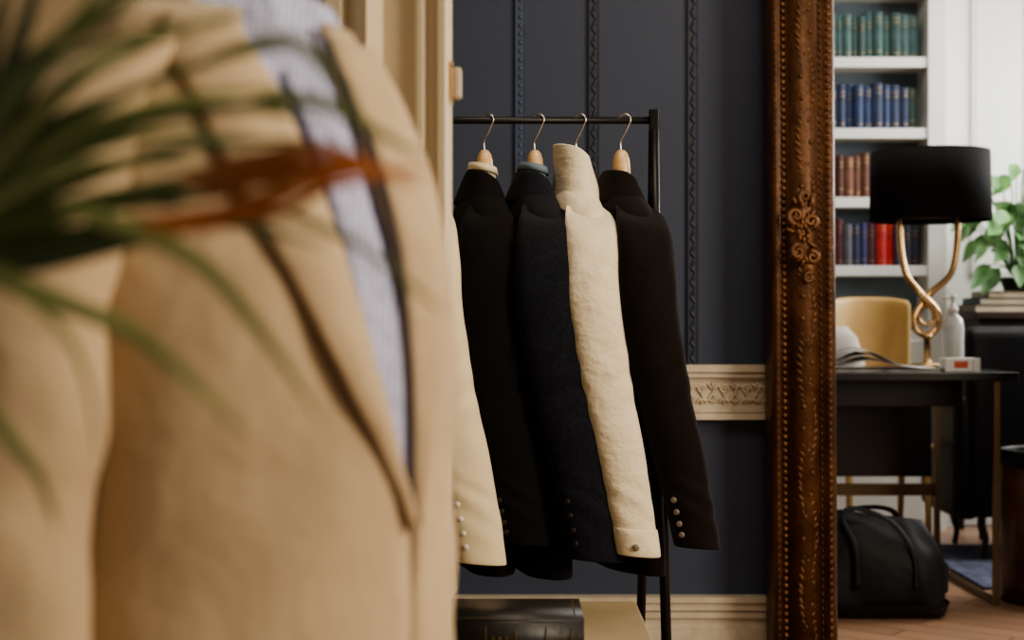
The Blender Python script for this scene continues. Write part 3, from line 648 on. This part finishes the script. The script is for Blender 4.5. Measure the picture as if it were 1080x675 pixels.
# bag
BG=empty('duffel_bag',(1.19,4.62,0),label='black canvas and leather holdall bag on the wooden floor',cat='bag')
rings=[]
for z,hx,hy,dx in [(.004,.185,.10,0),(.015,.198,.12,0),(.06,.205,.13,0),(.13,.205,.13,0),(.20,.202,.12,-.002),(.255,.194,.10,-.008),(.290,.178,.065,-.016),(.310,.160,.030,-.022),(.316,.15,.010,-.022)]:
    rings.append(rng(1.19+dx,4.62,z,hx,hy,56,4.6,wob=.07,ph=z*14,kk=5,tilt=-.12*z/.3))
obj('bag_body',MB().loft(rings,cap=(1,1)),M['bagcloth'],BG,subsurf=2,disp=(.045,.08))
for dy,tx,tz in ((-.05,-.05,.345),(.05,.05,.335)):
    hd=spline([(1.09,4.62+dy*2.8,.10),(1.085,4.62+dy*2.55,.23),(1.08+tx*.5,4.62+dy*1.6,.315),(1.15+tx,4.62+dy*1.1,tz),(1.24+tx*.6,4.62+dy*1.6,.305),(1.27,4.62+dy*2.55,.21),(1.275,4.62+dy*2.8,.10)],30)
    obj('handle',MB().tube(hd,.010,8,flat=.4),M['bagcloth'],BG)
obj('leather_base',MB().loft([rng(1.19,4.62,z,hx,hy,36,4.4) for z,hx,hy in [(.003,.185,.105),(.016,.202,.128),(.050,.212,.139)]],cap=(1,0)),M['leather'],BG)
obj('side_pocket',MB().box(1.385,1.405,4.57,4.67,.07,.17),M['leather'],BG,bevel=.01)
BN=empty('leather_bin',(1.80,4.80,0),label='brown leather cylindrical bin with dark stitched rim',cat='bin')
obj('bin_body',MB().lathe((1.80,4.80,0),[(.135,0),(.142,.01),(.142,.46)],40,cap=(1,0)),M['brown_leather'],BN,solid=.004)
obj('rim',MB().lathe((1.80,4.80,0),[(.146,.46),(.148,.47),(.148,.51),(.142,.515),(.135,.51),(.135,.46)],40,cap=(0,0)),M['leather'],BN)
obj('rug',MB().box(1.66,2.9,5.0,5.95,.0,.012),M['rug'],label='blue-grey wool rug on the wooden floor',cat='rug',smooth=False)
# ------------------------------------------------------------ lights
def area(name,loc,tgt,sx,sy,pw,c):
    l=bpy.data.lights.new(name,'AREA'); l.shape='RECTANGLE'; l.size=sx; l.size_y=sy; l.energy=pw; l.color=c
    o=bpy.data.objects.new(name,l); col.objects.link(o); o.location=loc
    o.rotation_euler=(Vector(tgt)-Vector(loc)).to_track_quat('-Z','Y').to_euler(); return o
area('window_light',(2.9,.6,1.9),(0,2.3,1.0),1.3,1.6,98,(1,.87,.68))
area('ceiling_light',(.6,2.2,2.8),(.3,2.6,0),.8,.8,18,(1,.84,.66))
area('study_window_light',(3.15,5.6,1.8),(1.6,5.6,1.2),1.4,1.5,82,(1,.99,.96))
area('study_ceiling_light',(1.7,5.2,2.8),(1.7,5.6,0),1.0,1.0,20,(1,.92,.80))
wd=bpy.data.worlds.new('World'); scene.world=wd; wd.use_nodes=True
wd.node_tree.nodes['Background'].inputs[0].default_value=(1,.88,.74,1); wd.node_tree.nodes['Background'].inputs[1].default_value=.30
# ------------------------------------------------------------ camera
cd=bpy.data.cameras.new('Camera'); cam=bpy.data.objects.new('Camera',cd); col.objects.link(cam)
cam.location=(0,0,ZC); cam.rotation_euler=(radians(90),0,0); cd.lens=50; cd.sensor_width=36; cd.sensor_fit='HORIZONTAL'
cd.dof.use_dof=True; cd.dof.focus_distance=2.8; cd.dof.aperture_fstop=3.5; cd.clip_start=.02
scene.camera=cam
scene.view_settings.view_transform='AgX'
scene.view_settings.look='AgX - Medium High Contrast'
